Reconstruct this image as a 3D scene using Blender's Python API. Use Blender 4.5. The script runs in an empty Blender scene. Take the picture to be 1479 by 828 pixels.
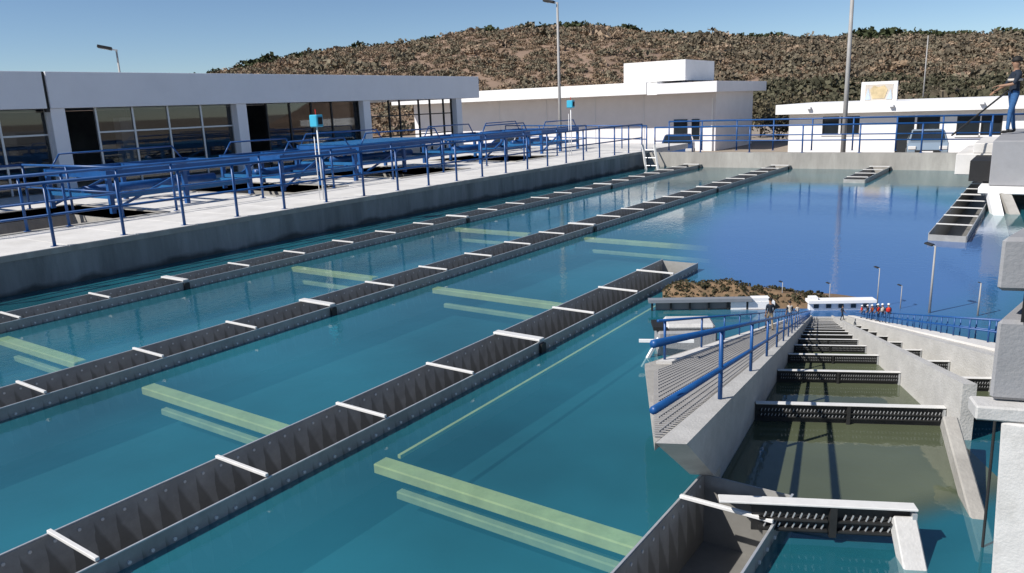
import bpy, bmesh, math, random
import numpy as np
from mathutils import Vector, Matrix, Euler
random.seed(7); rng = np.random.default_rng(7)
S = bpy.context.scene
COL = S.collection
R = math.radians

# ------------------------------------------------------------------ camera, sky, sun, exposure
CAM_Z = 2.667
cam = bpy.data.cameras.new('camera'); camo = bpy.data.objects.new('camera', cam); COL.objects.link(camo)
rx = Vector((0.82166973, 0.56867255, -0.03834565)); up = Vector((-0.10132349, 0.21194444, 0.97201497)); fw = Vector((-0.56088538, 0.79478996, -0.23176822))
camo.matrix_world = Matrix(((rx.x, up.x, -fw.x, 0), (rx.y, up.y, -fw.y, 0), (rx.z, up.z, -fw.z, CAM_Z), (0, 0, 0, 1)))
cam.sensor_fit = 'HORIZONTAL'; cam.sensor_width = 36; cam.lens = 36*1100.34/1479
cam.clip_start = 0.05; cam.clip_end = 5000
S.camera = camo
SUN_EL, SUN_AZ = 43, 210          # degrees; azimuth clockwise from +Y, so the sun stands behind and to the left of the camera
w = bpy.data.worlds.new('World'); S.world = w; w.use_nodes = True
nt = w.node_tree; bg = nt.nodes['Background']; sky = nt.nodes.new('ShaderNodeTexSky')
sky.sky_type = 'NISHITA'; sky.sun_disc = False; sky.sun_elevation = R(SUN_EL); sky.sun_rotation = R(SUN_AZ)
sky.altitude = 1900; sky.air_density = 1.0; sky.dust_density = 0.15; sky.ozone_density = 4.5
nt.links.new(sky.outputs[0], bg.inputs[0]); bg.inputs[1].default_value = 0.082
sl = bpy.data.lights.new('sun', 'SUN'); sl.energy = 4.8; sl.angle = R(0.5); sl.color = (1, .955, .89)
so = bpy.data.objects.new('sun', sl); COL.objects.link(so)
sd = Vector((math.sin(R(SUN_AZ))*math.cos(R(SUN_EL)), math.cos(R(SUN_AZ))*math.cos(R(SUN_EL)), math.sin(R(SUN_EL))))
so.rotation_euler = sd.to_track_quat('Z', 'Y').to_euler(); so.location = (0, 0, 60)
S.view_settings.view_transform = 'Standard'; S.view_settings.look = 'None'; S.view_settings.exposure = 0.3; S.view_settings.gamma = 1
S.render.engine = 'CYCLES'
S.cycles.max_bounces = 8; S.cycles.transparent_max_bounces = 12

# ------------------------------------------------------------------ helpers
def tag(o, label=None, cat=None, group=None, kind=None):
    for k, v in (('label', label), ('category', cat), ('group', group), ('kind', kind)):
        if v: o[k] = v
    return o
class MB:
    def __init__(s): s.v = []; s.f = []
    def poly(s, pts):
        n = len(s.v); s.v += [tuple(p) for p in pts]; s.f.append(tuple(range(n, n+len(pts)))); return s
    def hexa(s, a, b):                       # two loops of n points -> closed prism
        n = len(s.v); k = len(a); s.v += [tuple(p) for p in a]+[tuple(p) for p in b]
        s.f.append(tuple(range(n+k-1, n-1, -1))); s.f.append(tuple(range(n+k, n+2*k)))
        for i in range(k):
            j = (i+1) % k; s.f.append((n+i, n+j, n+k+j, n+k+i))
        return s
    def box(s, x0, x1, y0, y1, z0, z1):
        return s.hexa([(x0,y0,z0),(x1,y0,z0),(x1,y1,z0),(x0,y1,z0)], [(x0,y0,z1),(x1,y0,z1),(x1,y1,z1),(x0,y1,z1)])
    def bar(s, p, q, wd, ht, upv=(0,0,1)):
        p = Vector(p); q = Vector(q); d = (q-p).normalized(); u = Vector(upv)
        if abs(d.dot(u)) > .98: u = Vector((0,1,0))
        r = d.cross(u).normalized(); u = r.cross(d)
        o = [r*wd/2+u*ht/2, -r*wd/2+u*ht/2, -r*wd/2-u*ht/2, r*wd/2-u*ht/2]
        return s.hexa([p+k for k in o], [q+k for k in o])
    def tube(s, p, q, r0, r1=None, n=8):
        r1 = r0 if r1 is None else r1
        p = Vector(p); q = Vector(q); d = (q-p).normalized(); u = Vector((0,0,1))
        if abs(d.dot(u)) > .98: u = Vector((0,1,0))
        r = d.cross(u).normalized(); u = r.cross(d)
        c = [r*math.cos(2*math.pi*i/n)+u*math.sin(2*math.pi*i/n) for i in range(n)]
        return s.hexa([p+k*r0 for k in c], [q+k*r1 for k in c])
    def lathe(s, c, prof, n=12):
        c = Vector(c); rings = []
        for (r, z) in prof:
            rings.append(len(s.v)); s.v += [(c.x+r*math.cos(2*math.pi*i/n), c.y+r*math.sin(2*math.pi*i/n), c.z+z) for i in range(n)]
        for a, b in zip(rings, rings[1:]):
            for i in range(n):
                j = (i+1) % n; s.f.append((a+i, a+j, b+j, b+i))
        s.f.append(tuple(rings[0]+i for i in range(n-1, -1, -1))); s.f.append(tuple(rings[-1]+i for i in range(n)))
        return s
    def mesh(s, name, mat, smooth=False, bev=0, flat=False):
        me = bpy.data.meshes.new(name); me.from_pydata(s.v, [], s.f)
        bm = bmesh.new(); bm.from_mesh(me); bmesh.ops.recalc_face_normals(bm, faces=bm.faces[:])
        if flat:
            bm.normal_update(); bmesh.ops.reverse_faces(bm, faces=[q for q in bm.faces if q.normal.z < 0])
        if bev: bmesh.ops.bevel(bm, geom=bm.edges[:], offset=bev, segments=1, affect='EDGES', clamp_overlap=True)
        bm.to_mesh(me); bm.free()
        if mat: me.materials.append(mat)
        if smooth:
            for p in me.polygons: p.use_smooth = True
        return me
    def build(s, name, mat, parent=None, smooth=False, bev=0, flat=False):
        return link(name, s.mesh(name, mat, smooth, bev, flat), parent)
def link(name, me, parent=None, loc=None):
    o = bpy.data.objects.new(name, me); COL.objects.link(o)
    if parent: o.parent = parent
    if loc is not None: o.location = loc
    return o
def empty(name, loc, label, cat, group=None, rz=0):
    o = bpy.data.objects.new(name, None); COL.objects.link(o); o.location = loc; o.rotation_euler.z = rz; o.empty_display_size = .2
    tag(o, label, cat, group); ORIGIN[o.name] = Vector(loc); return o
ORIGIN = {}
def settle(root):
    """parts were modelled in world coordinates: shift their meshes so that they sit right under the moved Empty"""
    inv = Matrix.Translation(root.location).inverted()
    bpy.context.view_layer.update()
    for ch in root.children: ch.matrix_parent_inverse = inv

# ------------------------------------------------------------------ materials
def mat(name, base, rough=.6, metal=0, var=.12, scale=6, bump=0, bscale=40, dirt=None, dirt_scale=1.2, dirt_amt=.5, stretch=None, spec=.4):
    m = bpy.data.materials.new(name); m.use_nodes = True; n = m.node_tree.nodes; l = m.node_tree.links; b = n['Principled BSDF']
    b.inputs['Roughness'].default_value = rough; b.inputs['Metallic'].default_value = metal; b.inputs['Specular IOR Level'].default_value = spec
    g = n.new('ShaderNodeNewGeometry'); mp = n.new('ShaderNodeMapping'); l.new(g.outputs['Position'], mp.inputs[0])
    if stretch: mp.inputs['Scale'].default_value = stretch
    t = n.new('ShaderNodeTexNoise'); t.inputs['Scale'].default_value = scale; t.inputs['Detail'].default_value = 6; t.inputs['Roughness'].default_value = .65
    l.new(mp.outputs[0], t.inputs['Vector'])
    r = n.new('ShaderNodeValToRGB'); r.color_ramp.elements[0].position = .3; r.color_ramp.elements[1].position = .7
    r.color_ramp.elements[0].color = tuple(max(0, c*(1-var)) for c in base)+(1,); r.color_ramp.elements[1].color = tuple(min(1, c*(1+var)) for c in base)+(1,)
    l.new(t.outputs['Fac'], r.inputs[0]); out = r.outputs[0]
    if dirt:
        t2 = n.new('ShaderNodeTexNoise'); t2.inputs['Scale'].default_value = dirt_scale; t2.inputs['Detail'].default_value = 8; t2.inputs['Roughness'].default_value = .7
        l.new(mp.outputs[0], t2.inputs['Vector'])
        r2 = n.new('ShaderNodeValToRGB'); r2.color_ramp.elements[0].position = .47; r2.color_ramp.elements[1].position = .68
        r2.color_ramp.elements[0].color = (0,0,0,1); r2.color_ramp.elements[1].color = (dirt_amt,)*3+(1,); l.new(t2.outputs['Fac'], r2.inputs[0])
        mx = n.new('ShaderNodeMix'); mx.data_type = 'RGBA'; l.new(r2.outputs[0], mx.inputs[0]); l.new(out, mx.inputs[6]); mx.inputs[7].default_value = tuple(dirt)+(1,); out = mx.outputs[2]
    l.new(out, b.inputs['Base Color'])
    if bump:
        t3 = n.new('ShaderNodeTexNoise'); t3.inputs['Scale'].default_value = bscale; t3.inputs['Detail'].default_value = 4; l.new(g.outputs['Position'], t3.inputs['Vector'])
        bp = n.new('ShaderNodeBump'); bp.inputs['Strength'].default_value = bump; bp.inputs['Distance'].default_value = .02; l.new(t3.outputs['Fac'], bp.inputs['Height']); l.new(bp.outputs[0], b.inputs['Normal'])
    return m
M = {}
M['white'] = mat('white_paint', (.80,.79,.78), .65, var=.03, scale=1.5, dirt=(.6,.58,.54), dirt_scale=.6, dirt_amt=.25)
M['white2'] = mat('pale_grey_paint', (.72,.70,.71), .65, var=.04, scale=1.5)
M['fascia'] = mat('pale_fascia_panel', (.72,.73,.76), .5, var=.03, scale=.8, dirt=(.6,.61,.64), dirt_scale=.5, dirt_amt=.3)
M['slab'] = mat('pale_concrete_deck', (.62,.60,.57), .8, var=.08, scale=2.5, bump=.2, dirt=(.42,.4,.37), dirt_scale=1.2, dirt_amt=.4)
M['conc'] = mat('grey_concrete', (.30,.285,.26), .85, var=.16, scale=3, bump=.35, bscale=30, dirt=(.5,.48,.44), dirt_scale=.8, dirt_amt=.6, stretch=(1,1,.25))
M['wallconc'] = mat('stained_basin_concrete', (.20,.205,.205), .85, var=.28, scale=2.5, bump=.35, bscale=30, dirt=(.36,.36,.36), dirt_scale=1.1, dirt_amt=.6, stretch=(1,1,.16))
M['chconc'] = mat('new_channel_concrete', (.44,.43,.41), .8, var=.1, scale=7, bump=.3, bscale=60, dirt=(.3,.29,.27), dirt_scale=3, dirt_amt=.4)
M['pierconc'] = mat('smooth_pier_concrete', (.27,.27,.28), .8, var=.08, scale=3, bump=.2, bscale=50, dirt=(.3,.29,.28), dirt_scale=2, dirt_amt=.4)
M['blue'] = mat('blue_enamel', (.008,.07,.235), .42, var=.2, scale=4, dirt=(.012,.10,.30), dirt_scale=3, dirt_amt=.5, spec=.5)
M['bluelight'] = mat('bright_blue_enamel', (.012,.115,.29), .45, var=.15, scale=4)
M['cyan'] = mat('cyan_plastic', (.05,.38,.55), .4, var=.05)
M['galv'] = mat('galvanised_steel', (.55,.56,.57), .38, metal=.5, var=.1, scale=20)
M['bright'] = mat('bright_strut_steel', (.64,.63,.61), .4, metal=.0, var=.06, scale=14)
M['polegrey'] = mat('weathered_pole_steel', (.33,.32,.31), .6, var=.1, scale=3)
M['legconc'] = mat('pale_leg_concrete', (.50,.49,.475), .75, var=.08, scale=9, bump=.2, bscale=60, dirt=(.36,.35,.33), dirt_scale=5, dirt_amt=.5)
M['canopy'] = mat('shade_grey_canopy', (.20,.215,.24), .6, var=.08)  # shade on the canopy front is darkened into its base colour
M['dark'] = mat('dark_steel', (.022,.022,.022), .55, var=.3, scale=10)
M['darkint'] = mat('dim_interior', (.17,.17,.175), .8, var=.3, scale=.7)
M['black'] = mat('black_rubber', (.012,.012,.013), .7)
M['soil'] = mat('dry_soil', (.255,.175,.125), .95, var=.3, scale=.06, dirt=(.17,.12,.075), dirt_scale=.09, dirt_amt=.8, bump=.6, bscale=.5)
M['ground'] = mat('compacted_ground', (.30,.25,.2), .95, var=.15, scale=.4, dirt=(.2,.17,.13), dirt_scale=.15, dirt_amt=.6)
M['asphalt'] = mat('dusty_asphalt', (.12,.115,.11), .9, var=.15, scale=1)
M['beam'] = mat('algae_pale_beam', (.95,.86,.32), .7, var=.12, scale=5, dirt=(.66,.60,.16), dirt_scale=4, dirt_amt=.7)
M['beamdeep'] = mat('depth_faded_lower_beam', (.55,.58,.30), .8, var=.2, scale=4)  # fading through the water column is put into this colour
M['floor'] = mat('basin_floor', (.008,.08,.115), .9, var=.2, scale=.8)
M['skin'] = mat('skin', (.28,.16,.10), .6)
M['hair'] = mat('black_hair', (.01,.009,.008), .7)
M['navy'] = mat('navy_cloth', (.012,.02,.035), .85, var=.3, scale=20)
M['jean'] = mat('blue_denim', (.03,.10,.24), .85, var=.25, scale=30)
M['tan'] = mat('tan_cloth', (.25,.2,.14), .85, var=.2, scale=30)
M['cream'] = mat('cream_cloth', (.55,.5,.44), .85, var=.1, scale=20)
M['red'] = mat('red_safety_vest', (.6,.03,.02), .7, var=.15, scale=20)
M['orange'] = mat('orange_safety_vest', (.75,.14,.02), .7, var=.15, scale=20)
M['carpaint'] = mat('silver_blue_car_paint', (.32,.40,.47), .25, metal=.4, var=.03)
M['carblue'] = mat('dark_blue_car_paint', (.03,.07,.18), .25, metal=.2, var=.05)
M['carwhite'] = mat('white_car_paint', (.7,.7,.7), .25, var=.03)
M['signart'] = mat('tan_emblem_paint', (.55,.44,.26), .7, var=.25, scale=3)
M['signblue'] = mat('pale_blue_emblem_paint', (.45,.52,.62), .7, var=.15, scale=3)

def glass_mat(name, tint, tr=.45):
    m = bpy.data.materials.new(name); m.use_nodes = True; n = m.node_tree.nodes; l = m.node_tree.links; n.remove(n['Principled BSDF'])
    fr = n.new('ShaderNodeFresnel'); fr.inputs[0].default_value = 1.45
    gl = n.new('ShaderNodeBsdfGlossy'); gl.inputs['Roughness'].default_value = .02; gl.inputs[0].default_value = (.9,.9,.9,1)
    t = n.new('ShaderNodeBsdfTransparent'); t.inputs[0].default_value = tuple(tint)+(1,)
    ad = n.new('ShaderNodeMath'); ad.operation = 'ADD'; ad.inputs[1].default_value = .03; l.new(fr.outputs[0], ad.inputs[0])
    mx = n.new('ShaderNodeMixShader'); l.new(ad.outputs[0], mx.inputs[0]); l.new(t.outputs[0], mx.inputs[1]); l.new(gl.outputs[0], mx.inputs[2])
    l.new(mx.outputs[0], n['Material Output'].inputs[0]); return m
M['glass'] = glass_mat('window_glass', (.58,.60,.61))
M['glassdark'] = mat('dark_tinted_glass', (.02,.025,.03), .06, spec=.6, var=.2, scale=1)

APEX = Vector((-2.2, 9.85, 0)); NEAR = Vector((-.92, 4.45, 0)); E1 = Vector((.903, .429, 0)); PX = .003985
def water_mat(name, teal, blue=None, transp=.55, murk=False):
    m = bpy.data.materials.new(name); m.use_nodes = True; n = m.node_tree.nodes; l = m.node_tree.links; n.remove(n['Principled BSDF'])
    g = n.new('ShaderNodeNewGeometry')
    def math_(op, a, b=None, c=None):
        q = n.new('ShaderNodeMath'); q.operation = op
        for i, v in enumerate((a, b, c)):
            if v is None: continue
            if isinstance(v, (int, float)): q.inputs[i].default_value = v
            else: l.new(v, q.inputs[i])
        return q.outputs[0]
    no = n.new('ShaderNodeTexNoise'); no.inputs['Scale'].default_value = .33; no.inputs['Detail'].default_value = 4; l.new(g.outputs['Position'], no.inputs['Vector'])
    rp = n.new('ShaderNodeValToRGB'); rp.color_ramp.elements[0].position = .3; rp.color_ramp.elements[1].position = .72
    rp.color_ramp.elements[0].color = tuple(c*.5 for c in teal)+(1,); rp.color_ramp.elements[1].color = tuple(c*1.15 for c in teal)+(1,); l.new(no.outputs['Fac'], rp.inputs[0])
    colr = rp.outputs[0]
    if blue:                                     # sky blue painted into the water colour beyond the channel's far end
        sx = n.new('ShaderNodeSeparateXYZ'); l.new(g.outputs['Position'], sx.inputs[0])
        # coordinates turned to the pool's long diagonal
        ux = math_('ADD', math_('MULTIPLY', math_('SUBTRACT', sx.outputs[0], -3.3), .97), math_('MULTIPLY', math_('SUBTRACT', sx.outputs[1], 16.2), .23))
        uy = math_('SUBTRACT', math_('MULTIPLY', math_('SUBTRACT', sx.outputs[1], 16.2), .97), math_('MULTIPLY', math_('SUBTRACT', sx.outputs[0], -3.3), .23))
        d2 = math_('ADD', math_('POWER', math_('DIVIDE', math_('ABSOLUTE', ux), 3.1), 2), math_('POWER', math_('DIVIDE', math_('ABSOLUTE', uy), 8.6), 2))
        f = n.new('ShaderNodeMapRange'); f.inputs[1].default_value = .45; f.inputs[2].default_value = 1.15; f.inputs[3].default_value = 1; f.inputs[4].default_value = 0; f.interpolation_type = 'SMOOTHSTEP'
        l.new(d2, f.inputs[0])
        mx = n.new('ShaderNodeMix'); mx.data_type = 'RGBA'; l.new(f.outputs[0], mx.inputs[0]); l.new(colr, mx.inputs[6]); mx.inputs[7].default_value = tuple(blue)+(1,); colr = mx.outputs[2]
    df = n.new('ShaderNodeBsdfDiffuse'); l.new(colr, df.inputs[0])
    tr = n.new('ShaderNodeBsdfTransparent'); tr.inputs[0].default_value = (.88,.98,.95,1) if not murk else (.5,.5,.4,1)
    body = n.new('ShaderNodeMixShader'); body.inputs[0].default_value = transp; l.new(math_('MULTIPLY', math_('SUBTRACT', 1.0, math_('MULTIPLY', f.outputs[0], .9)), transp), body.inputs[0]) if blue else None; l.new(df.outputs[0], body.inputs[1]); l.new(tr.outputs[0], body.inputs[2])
    # ripples
    mp = n.new('ShaderNodeMapping'); mp.inputs['Scale'].default_value = (1, .8, 1); l.new(g.outputs['Position'], mp.inputs[0])
    n1 = n.new('ShaderNodeTexNoise'); n1.inputs['Scale'].default_value = 12; n1.inputs['Detail'].default_value = 3; l.new(mp.outputs[0], n1.inputs['Vector'])
    n2 = n.new('ShaderNodeTexNoise'); n2.inputs['Scale'].default_value = 1.1; n2.inputs['Detail'].default_value = 2; l.new(mp.outputs[0], n2.inputs['Vector'])
    hs = math_('ADD', math_('MULTIPLY', n1.outputs['Fac'], .6), n2.outputs['Fac'])
    bp = n.new('ShaderNodeBump'); bp.inputs['Strength'].default_value = .17; bp.inputs['Distance'].default_value = .018; l.new(hs, bp.inputs['Height'])
    fr = n.new('ShaderNodeFresnel'); l.new(math_('MULTIPLY_ADD', g.outputs['Backfacing'], 1/1.8-1.8, 1.8), fr.inputs[0]); l.new(bp.outputs[0], fr.inputs['Normal'])
    gl = n.new('ShaderNodeBsdfGlossy'); gl.inputs['Roughness'].default_value = .03; l.new(bp.outputs[0], gl.inputs['Normal'])
    mx = n.new('ShaderNodeMixShader'); l.new(fr.outputs[0], mx.inputs[0]); l.new(body.outputs[0], mx.inputs[1]); l.new(gl.outputs[0], mx.inputs[2])
    out = mx.outputs[0]
    if murk:                                     # the murky plume thins out where the channel opens into the basin
        sx = n.new('ShaderNodeSeparateXYZ'); l.new(g.outputs['Position'], sx.inputs[0])
        lin = math_('ADD', math_('MULTIPLY', math_('SUBTRACT', sx.outputs[0], -.18), .80), math_('MULTIPLY', math_('SUBTRACT', sx.outputs[1], 5.35), -.60))
        lin = math_('ADD', lin, math_('MULTIPLY', math_('SUBTRACT', no.outputs['Fac'], .5), .25))
        f = n.new('ShaderNodeMapRange'); f.inputs[1].default_value = -.28; f.inputs[2].default_value = .12; f.inputs[3].default_value = 0; f.inputs[4].default_value = 1; f.interpolation_type = 'SMOOTHSTEP'
        l.new(lin, f.inputs[0])
        t2 = n.new('ShaderNodeBsdfTransparent'); mm = n.new('ShaderNodeMixShader'); l.new(f.outputs[0], mm.inputs[0]); l.new(out, mm.inputs[1]); l.new(t2.outputs[0], mm.inputs[2]); out = mm.outputs[0]
    l.new(out, n['Material Output'].inputs[0]); return m
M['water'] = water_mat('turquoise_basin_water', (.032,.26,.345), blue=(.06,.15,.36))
M['murk'] = water_mat('murky_channel_water', (.125,.145,.088), transp=.1, murk=True)

def trough_mat():
    """dull metal with wet wedge-shaped stains under each orifice"""
    m = mat('dull_trough_metal', (.31,.305,.29), .5, metal=.0, var=.18, scale=5, dirt=(.22,.215,.2), dirt_scale=3, dirt_amt=.6)
    n = m.node_tree.nodes; l = m.node_tree.links; b = n['Principled BSDF']; src = b.inputs['Base Color'].links[0].from_socket
    g = n.new('ShaderNodeNewGeometry'); sx = n.new('ShaderNodeSeparateXYZ'); l.new(g.outputs['Position'], sx.inputs[0])
    def math_(op, a, b=None):
        q = n.new('ShaderNodeMath'); q.operation = op
        for i, v in enumerate((a, b)):
            if v is None: continue
            if isinstance(v, (int, float)): q.inputs[i].default_value = v
            else: l.new(v, q.inputs[i])
        return q.outputs[0]
    wob = n.new('ShaderNodeTexNoise'); wob.inputs['Scale'].default_value = 9; l.new(g.outputs['Position'], wob.inputs['Vector'])
    u = math_('FRACT', math_('DIVIDE', math_('ADD', sx.outputs[1], math_('MULTIPLY', wob.outputs['Fac'], .03)), .152))
    depth = math_('DIVIDE', math_('SUBTRACT', .06, sx.outputs[2]), .26)          # 0 at the orifice, 1 well down the wall
    lim = math_('MULTIPLY', depth, .75)
    ins = n.new('ShaderNodeMapRange'); ins.inputs[1].default_value = -.08; ins.inputs[2].default_value = .08; l.new(math_('SUBTRACT', lim, u), ins.inputs[0])
    fac = math_('MULTIPLY', ins.outputs[0], .62)
    mx = n.new('ShaderNodeMix'); mx.data_type = 'RGBA'; l.new(fac, mx.inputs[0]); l.new(src, mx.inputs[6]); mx.inputs[7].default_value = (.11,.105,.095,1)
    l.new(mx.outputs[2], b.inputs['Base Color']); return m
M['trough'] = trough_mat()
def algae_line(m):
    n = m.node_tree.nodes; l = m.node_tree.links; b = n['Principled BSDF']; src = b.inputs['Base Color'].links[0].from_socket
    g = n.new('ShaderNodeNewGeometry'); sx = n.new('ShaderNodeSeparateXYZ'); l.new(g.outputs['Position'], sx.inputs[0])
    no = n.new('ShaderNodeTexNoise'); no.inputs['Scale'].default_value = 1.6; no.inputs['Detail'].default_value = 5; l.new(g.outputs['Position'], no.inputs['Vector'])
    ma = n.new('ShaderNodeMath'); ma.operation = 'MULTIPLY_ADD'; l.new(no.outputs['Fac'], ma.inputs[0]); ma.inputs[1].default_value = -.30; l.new(sx.outputs[2], ma.inputs[2])
    f = n.new('ShaderNodeMapRange'); f.inputs[1].default_value = -.12; f.inputs[2].default_value = -.03; f.inputs[3].default_value = .75; f.inputs[4].default_value = 0; l.new(ma.outputs[0], f.inputs[0])
    mx = n.new('ShaderNodeMix'); mx.data_type = 'RGBA'; l.new(f.outputs[0], mx.inputs[0]); l.new(src, mx.inputs[6]); mx.inputs[7].default_value = (.018,.022,.02,1); l.new(mx.outputs[2], b.inputs['Base Color'])
algae_line(M['wallconc'])

# ------------------------------------------------------------------ the setting: terrain, basin, water
def grid_mesh(name, xs, ys, fz, m, kind='structure'):
    X, Y = np.meshgrid(xs, ys); Z = fz(X, Y); v = np.stack([X.ravel(), Y.ravel(), Z.ravel()], 1); nx = len(xs)
    f = [(j*nx+i, j*nx+i+1, (j+1)*nx+i+1, (j+1)*nx+i) for j in range(len(ys)-1) for i in range(nx-1)]
    me = bpy.data.meshes.new(name); me.from_pydata(v.tolist(), [], f); me.materials.append(m)
    for p in me.polygons: p.use_smooth = True
    return tag(link(name, me), kind=kind)
g = MB(); PX0, PX1, PY0, PY1 = -13.42, 9.0, -2.0, 29.0
for x0, x1, y0, y1 in ((-3000, PX0-.05, -3000, 3000), (PX1+.05, 3000, -3000, 3000), (PX0-.05, PX1+.05, PY1+.05, 3000), (PX0-.05, PX1+.05, -3000, PY0-.05)):
    g.poly([(x0,y0,-.62),(x1,y0,-.62),(x1,y1,-.62),(x0,y1,-.62)])
tag(g.build('ground', M['ground'], flat=True), kind='structure')
# hill: heights follow the skyline seen beyond the plant
AZ = [-75,-66,-59.9,-55.6,-51,-47.3,-41.4,-37.5,-31.5,-27.6,-24.2,-19.5,-14.5,-8.7,-4.8,-1.9,6,15,25,40]
EL = [.9,1.4,2.0,2.75,3.6,4.1,4.35,4.9,5.05,4.9,4.3,3.85,3.55,3.35,3.1,2.8,2.6,2.4,2.2,1.5]
def hnoise(x, y):
    z = np.zeros_like(x)
    for k, (fx, fy, a) in enumerate([(.021,.017,1.6),(.047,-.039,.8),(-.083,.11,.45),(.19,.16,.25)]): z += a*np.sin(x*fx+y*fy*1.3+k*2.1)*np.cos(y*fx-x*fy+k)
    return z
def hill_height(az, r):
    el = np.interp(az, AZ, EL); R0 = 270.
    zr = CAM_Z+R0*np.tan(np.radians(el))
    t = np.clip((r-95)/(R0-95), 0, 1); s = t*t*(3-2*t)*.6+t*.4
    x = r*np.sin(np.radians(az)); y = r*np.cos(np.radians(az))
    z = -.8+(zr+.4)*s+hnoise(x, y)*.55*np.clip(t*4, 0, 1)*np.where(t > .93, .25, 1)
    return np.where(r > R0, z-(r-R0)*.12, z)
az = np.linspace(-75, 40, 190); rr = np.concatenate([np.linspace(92, 285, 60), np.linspace(300, 420, 8)])
A_, R_ = np.meshgrid(az, rr); Z_ = hill_height(A_, R_)
v = np.stack([(R_*np.sin(np.radians(A_))).ravel(), (R_*np.cos(np.radians(A_))).ravel(), Z_.ravel()], 1); na = len(az)
f = [(j*na+i, j*na+i+1, (j+1)*na+i+1, (j+1)*na+i) for j in range(len(rr)-1) for i in range(na-1)]
me = bpy.data.meshes.new('hill'); me.from_pydata(v.tolist(), [], f); me.materials.append(M['soil'])
for p in me.polygons: p.use_smooth = True
tag(link('hill', me), kind='structure')
def leafmat(name, c):
    return mat(name, c, .8, var=.35, scale=.35, spec=.2)
def scrub(name, count, mcol, size, rlo, rhi, seed, leaf=.155, nleaf=84, azr=(-62,2)):
    q = np.random.default_rng(seed)
    a = q.uniform(*azr, count); r = np.sqrt(q.uniform(rlo**2, rhi**2, count))
    cx_, cy_ = r*np.sin(np.radians(a)), r*np.cos(np.radians(a)); cz = hill_height(a, r)
    keep = ~((cy_ < 62) & (cx_ > -60)); a, r, cx_, cy_, cz = a[keep], r[keep], cx_[keep], cy_[keep], cz[keep]; count = len(a)
    sz = size*q.lognormal(0, .38, count)*(.75+.5*r/270)
    d = q.normal(size=(count, nleaf, 3)); d /= np.linalg.norm(d, axis=2, keepdims=True); d[..., 2] = np.abs(d[..., 2])*.85
    rad = q.uniform(.45, 1.05, (count, nleaf, 1)); P = d*rad*sz[:, None, None]*np.array([1, 1, .8])+np.stack([cx_, cy_, cz], 1)[:, None, :]
    u = q.normal(size=P.shape); u /= np.linalg.norm(u, axis=2, keepdims=True); w_ = np.cross(u, q.normal(size=P.shape)); w_ /= np.linalg.norm(w_, axis=2, keepdims=True)
    L = (leaf*sz[:, None, None]*q.uniform(.6, 1.3, (count, nleaf, 1)))
    V = np.stack([P-u*L, P+w_*L*.75, P+u*L, P-w_*L*.75], 2).reshape(-1, 3)
    nq = len(V)//4; me = bpy.data.meshes.new(name); me.vertices.add(len(V)); me.vertices.foreach_set('co', V.ravel().astype(np.float32))
    me.loops.add(nq*4); me.loops.foreach_set('vertex_index', np.arange(nq*4, dtype=np.int32)); me.polygons.add(nq); me.polygons.foreach_set('loop_start', np.arange(0, nq*4, 4, dtype=np.int32)); me.update(calc_edges=True)
    me.materials.append(mcol); return link(name, me)
tag(scrub('hillside_scrub', 2600, leafmat('dark_olive_leaves', (.17,.145,.10)), 1.15, 100, 272, 1), 'dark olive scrub bushes covering the hillside behind the plant', 'scrub', kind='stuff')
tag(scrub('dry_thorn_scrub', 3000, leafmat('grey_brown_twigs', (.23,.165,.11)), .9, 98, 272, 2), 'grey brown leafless thorn scrub spread over the hillside', 'scrub', kind='stuff')
tag(scrub('dry_grass', 3000, leafmat('straw_grass', (.29,.215,.15)), .85, 98, 270, 3, leaf=.17), 'straw coloured dry grass tufts between hillside bushes', 'grass', kind='stuff')
tag(scrub('foothill_trees', 260, leafmat('dark_green_leaves', (.085,.08,.05)), 1.9, 92, 150, 4, leaf=.10, nleaf=320, azr=(-22,2)), 'dark tree belt along the foot of the hill', 'trees', kind='stuff')  # the tree leaves are dark in their own colour
tag(scrub('shrub_belt', 1700, leafmat('muted_olive_leaves', (.145,.12,.085)), 1.2, 105, 268, 8, azr=(-23,3)), 'denser dark scrub on the shoulder of the hill above the office', 'scrub', kind='stuff')
tag(scrub('ridge_trees', 190, leafmat('ridge_leaves', (.045,.055,.024)), 1.9, 255, 270, 5, leaf=.16, nleaf=130), 'small trees in silhouette along the hill crest', 'trees', kind='stuff')

# basin
fl = MB(); fl.poly([(PX0,PY0,-.5),(PX1,PY0,-.5),(PX1,PY1,-.5),(PX0,PY1,-.5)]); tag(fl.build('basin_floor', M['floor']), kind='structure')
WT = .65
tag(MB().box(PX0-.30, PX0, PY0-.3, PY1+.35, -2.7, WT-.02).build('basin_wall', M['wallconc']), 'long stained grey concrete basin wall below the white walkway', 'wall')
tag(MB().box(PX0+.003, PX1+.3, PY1, PY1+.35, -2.7, .57).build('basin_wall', M['conc']), 'pale sunlit concrete wall closing the far end of the basin', 'wall')
tag(MB().box(PX1, PX1+.3, PY0-.3, PY1-.003, -2.7, .57).build('basin_wall', M['conc']), 'concrete basin wall on the side away from the glazed building', 'wall')
tag(MB().box(PX0+.003, PX1-.003, PY0-.3, PY0, -2.7, .57).build('basin_wall', M['conc']), 'concrete basin wall under the viewer', 'wall')

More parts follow.
